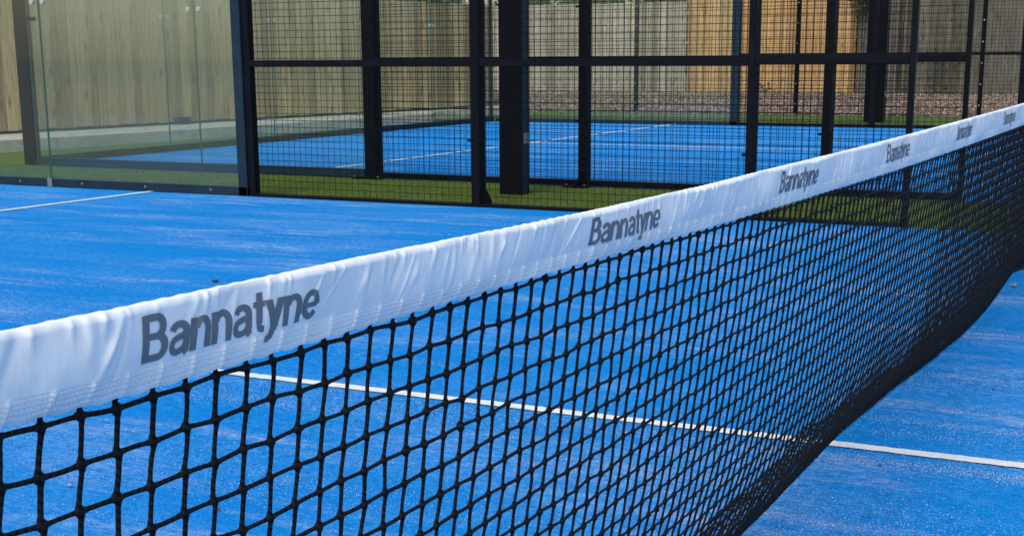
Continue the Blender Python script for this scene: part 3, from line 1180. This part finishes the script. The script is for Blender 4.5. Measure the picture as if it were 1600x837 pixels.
GLYPHS = {
    'B': (.735, [stroke(seg((.0925, 0), (.0925, 1), 26), SW),
                stroke(*join((seg((.15, 1 - HW / 2), (.36, 1 - HW / 2), 8), HW), ell(.39, .729, .185, .196, 88, -88), (seg((.36, .533), (.15, .533), 8), HW * .9))),
                stroke(*join((seg((.15, .531), (.38, .531), 8), HW * .9), ell(.41, .303, .215, .228, 88, -88), (seg((.38, HW / 2), (.15, HW / 2), 8), HW)))]),
    'a': (.645, [stroke(*join((ell(.315, .50, .205, .165, 168, 4, 18)), (seg((.52, .48), (.52, .16), 10), SW), (bez((.52, .14), (.52, .08), (.525, .04), (.56, .005), n=8), SW * .85))),
                 stroke(bez((.50, .43), (.36, .37), (.10, .40), (.105, .20), (.11, .02), (.35, .04), (.45, .13), (.49, .17), (.51, .22), (.51, .28)), .15)]),
    'n': (.69, [stroke(seg((.0925, 0), (.0925, .725), 18), SW),
                stroke(*join((ell(.35, .445, .21, .2175, 165, 4, 18)), (seg((.56, .43), (.56, 0), 12), SW)))]),
    't': (.385, [stroke(seg((.20, .93), (.20, .22), 18), SW),
                stroke(bez((.20, .24), (.20, .10), (.22, .068), (.37, .072), n=10), HW),
                stroke(seg((.015, .66), (.37, .66), 10), .135)]),
    'y': (.61, [stroke(seg((.10, .725), (.335, .04), 18), .235, 'h'),
                stroke(seg((.515, .725), (.275, -.04), 18), .225, 'h'),
                stroke(bez((.29, .02), (.25, -.12), (.21, -.205), (.05, -.195), n=12), .165)]),
    'e': (.60, [stroke(seg((.14, .365), (.56, .365), 12), .125),
                stroke(*ell(.325, .37, .2325, .2925, -4, 322, 46))]),
}


def lettering(xa, xb):
    word = "Bannatyne"
    tot = sum(GLYPHS[c][0] for c in word) + .03
    VV, FF, off, x0, k = [], [], 0, 0.0, 0
    for c in word:
        adv, strokes = GLYPHS[c]
        for st in strokes:
            n, m_ = st.shape[:2]
            P_ = st.reshape(-1, 2)
            X = xa + (P_[:, 0] + x0) / tot * (xb - xa)
            Sv = .375 + P_[:, 1] * .575
            VV.append(tape_front(X, Sv, .0005 + .0006 * np.clip((.40 - Sv) * 8, 0, 1) + .00004 * (k % 4)))
            i, j = np.meshgrid(np.arange(n - 1), np.arange(m_ - 1), indexing='ij')
            a = (i * m_ + j).ravel() + off
            FF.append(np.stack([a, a + m_, a + m_ + 1, a + 1], -1))
            off += n * m_
            k += 1
        x0 += adv
    link("lettering", np_mesh("lettering", np.concatenate(VV), np.concatenate(FF), M_INK, True), tape)


for a, b in [(-2.9295, -2.7125), (-2.155, -1.925), (-1.372, -1.148), (-.58, -.35), (.25, .50), (1.075, 1.33), (1.93, 2.19), (2.77, 3.03), (3.6, 3.86)]:
    lettering(a, b)


# netting -------------------------------------------------------------
def build_netting():
    nr = np.random.default_rng(3)
    i0, i1 = int((-4.95 - KN0) / PITCH), int((4.95 - KN0) / PITCH)
    cols = np.arange(i0, i1 + 1)
    rows_main, rows_fold = 25, 3
    nrow = rows_main + rows_fold
    X0 = KN0 + cols * PITCH
    nc = len(cols)
    K = np.zeros((nc, nrow + 1, 3))
    def lf(x, sc, ph):
        return np.sin(x * sc + ph) + .6 * np.sin(x * sc * 2.3 + ph * 1.7)
    for j in range(nrow + 1):
        xj = X0 + .0012 * lf(X0, 2.1, j * .03) * min(1, j / 6)
        if j <= rows_main:
            t = j / rows_main
            zb_ = zbot(xj) + (.787 - zbot(xj)) * min(1.0, t * 3.5)
            z = (zb_ - .014) * (1 - t) ** 1.04 + .008
            y = YN + (ybase(xj) - YN) * (.36 * t + .64 * t ** 5.0) + .0012 * math.sin(math.pi * t) * lf(xj, 1.7, 1.0)
        else:
            u = (j - rows_main) / rows_fold              # slack lying behind the foot of the net
            y = ybase(xj) + .07 * u + .004 * lf(xj, 9, 2.0) * u
            z = .008 + (.022 + .012 * lf(xj, 7.0, 1.0)) * np.sin(np.pi * u) + 0 * xj
        K[:, j, 0], K[:, j, 1], K[:, j, 2] = xj, y, z
    K += nr.normal(0, 1, K.shape) * np.array([.0011, .0004, .0010]) * np.where(X0 < -1.0, 1, .6)[:, None, None]
    fold = K[:, rows_main + 1:, :]
    fold += nr.normal(0, .003, fold.shape)
    K[:, rows_main, 2] = np.maximum(K[:, rows_main, 2], .006)
    K[..., 2] = np.maximum(K[..., 2], .005)
    stub = K[:, 0, :].copy(); stub[:, 2] += .009
    A, B = [], []
    zz = np.array([.0014, 0, 0])
    A.append(K[:, :-1].reshape(-1, 3) + zz); B.append(K[:, 1:].reshape(-1, 3) - zz)
    A.append(stub); B.append(K[:, 0])
    nv = len(A[0]) + len(A[1])
    A.append(K[:-1].reshape(-1, 3)); B.append(K[1:].reshape(-1, 3))
    A = np.concatenate(A); B = np.concatenate(B)
    near = (np.minimum(A[:, 0], B[:, 0]) < -1.3)
    VV, FF, UV = [], [], []
    off = 0
    for mask, ns, nring in ((near, 8, 6), (~near, 5, 3)):
        a, b = A[mask], B[mask]
        n = len(a)
        d = b - a
        ln = np.linalg.norm(d, axis=1)[:, None]
        d = d / ln
        ref = np.where(np.abs(d[:, 2:3]) > .6, np.array([[0, 1., 0]]), np.array([[0, 0, 1.]]))
        e1 = np.cross(d, ref); e1 /= np.linalg.norm(e1, axis=1)[:, None]
        e2 = np.cross(d, e1)
        sag = nr.normal(0, .0004, (n, 1)); sag2 = nr.normal(0, .0004, (n, 1))
        R_ = nr.uniform(.0018, .0021, (n, 1)) if ns == 8 else np.where(a[:, :1] > .3, .0021, .0018) * nr.uniform(.95, 1.05, (n, 1))
        rings = []
        ts = np.linspace(0, 1, nring)
        for t in ts:
            c = a + d * ln * t + (e1 * sag + e2 * sag2) * math.sin(math.pi * t)
            fl_ = 1.0 + .55 * (abs(t - .5) * 2) ** 6          # thicker where it enters a knot
            ring = [c + (e1 * math.cos(q) + e2 * math.sin(q)) * R_ * fl_ for q in np.linspace(0, 2 * np.pi, ns, endpoint=False)]
            rings.append(np.stack(ring, 1))
        G = np.stack(rings, 1).reshape(-1, 3)                  # n, nring, ns
        i, r, k = np.meshgrid(np.arange(n), np.arange(nring - 1), np.arange(ns), indexing='ij')
        bidx = (i * nring + r) * ns
        q = np.stack([bidx + k, bidx + (k + 1) % ns, bidx + ns + (k + 1) % ns, bidx + ns + k], -1).reshape(-1, 4)
        FF.append(q + off)
        VV.append(G)
        u0, u1 = r / (nring - 1) * 3.3, (r + 1) / (nring - 1) * 3.3
        v0, v1 = k / ns * .66, (k + 1) / ns * .66
        UV.append(np.stack([np.stack([u0, v0], -1), np.stack([u0, v1], -1), np.stack([u1, v1], -1), np.stack([u1, v0], -1)], 3).reshape(-1, 2))
        off += len(G)
    # knots
    Kf = K.reshape(-1, 3)
    for mask, nu, nvv in ((Kf[:, 0] < -1.3, 8, 5), (Kf[:, 0] >= -1.3, 5, 3)):
        c = Kf[mask]
        n = len(c)
        pts = []
        for a in np.linspace(0, np.pi, nvv + 1):
            for p in np.linspace(0, 2 * np.pi, nu, endpoint=False):
                pts.append((math.sin(a) * math.cos(p), math.sin(a) * math.sin(p), math.cos(a)))
        pts = np.array(pts)
        rr = (nr.uniform(.0038, .0046, (n, 1, 1)) if nu == 8 else nr.uniform(.0030, .0036, (n, 1, 1))) * nr.uniform(.8, 1.25, (n, 1, 3))
        G = (c[:, None] + pts[None] * nr.uniform(.82, 1.12, (n, len(pts), 1)) * rr * np.array([1.05, .85, 1.0])).reshape(-1, 3)
        i, r, k = np.meshgrid(np.arange(n), np.arange(nvv), np.arange(nu), indexing='ij')
        b0 = i * len(pts) + r * nu
        q = np.stack([b0 + k, b0 + nu + k, b0 + nu + (k + 1) % nu, b0 + (k + 1) % nu], -1).reshape(-1, 4)
        FF.append(q + off); VV.append(G)
        UV.append(np.stack([np.stack([r, k], -1)] * 4, 3).reshape(-1, 2) * .3)
        off += len(G)
    me = np_mesh("netting", np.concatenate(VV), np.concatenate(FF), M_CORD, True, np.concatenate(UV))
    o = link("netting", me, net)
    return o


build_netting()

# centre strap is out of view; posts of the net stand at the court's sides
for s, nm in ((1, "right"), (-1, "left")):
    m = MB()
    m.tube((s * 4.97, .0, 0), (s * 4.97, .0, .92), .03, 16)
    m.build("net_post", M_STEEL, net)

# ------------------------------------------------------------------ litter on the turf
def dead_leaf(x, y, size, label, mat, seed, curl=.5, z=.003):
    r = random.Random(seed)
    n, k = 8, 4
    vs, fs = [], []
    for i in range(n + 1):
        t = i / n
        w = math.sin(math.pi * min(max(t, .02), .98)) ** .8 * .42 * size
        for j in range(k + 1):
            u = j / k * 2 - 1
            zz = curl * size * (u * u * .6 + (t - .5) ** 2 * 1.6) * (.7 + .3 * math.sin(5 * t + 3 * u)) + r.uniform(0, .03) * size
            vs.append((size * (t - .5), w * u, zz + z))
    for i in range(n):
        for j in range(k):
            a = i * (k + 1) + j
            fs.append((a, a + 1, a + k + 2, a + k + 1))
    mb = MB()
    mb.add(vs, fs)
    me = mb.mesh("fallen_leaf", mat, True)
    o = bpy.data.objects.new("fallen_leaf", me)
    COL.objects.link(o)
    sol = o.modifiers.new("thick", 'SOLIDIFY'); sol.thickness = .0012
    o.location = (x, y, 0)
    o.rotation_euler = (0, 0, r.uniform(0, 6.28))
    tag(o, label, "leaf", "fallen leaves lying on the turf")


dead_leaf(1.543, 3.538, .042, "dark crumpled leaf on the blue court just above the tape lettering", M_DEAD, 1, .35)
dead_leaf(-1.20, 1.80, .012, "tiny brown leaf scrap on blue turf seen through the net at lower left", M_STRAW, 2)
dead_leaf(-1.19, 1.35, .014, "tiny reddish leaf scrap on blue turf at the bottom edge behind the net", M_DEAD, 3)
dead_leaf(.958, .077, .009, "small pale scrap on the blue turf right of the net foot", M_STRAW, 4)
dead_leaf(.834, -.079, .012, "small grey brown scrap on the blue turf near the right edge", M_DEAD, 5, .3)
dead_leaf(-.159, .049, .011, "tiny dark scrap just below the white centre line", M_DEAD, 6, .3)
dead_leaf(2.945, .150, .035, "straw coloured leaf at the foot of the net's far end", M_STRAW, 7)
dead_leaf(6.60, 4.43, .05, "pale leaf on the green turf beside the far court's bottom rail", M_STRAW, 8, .7)
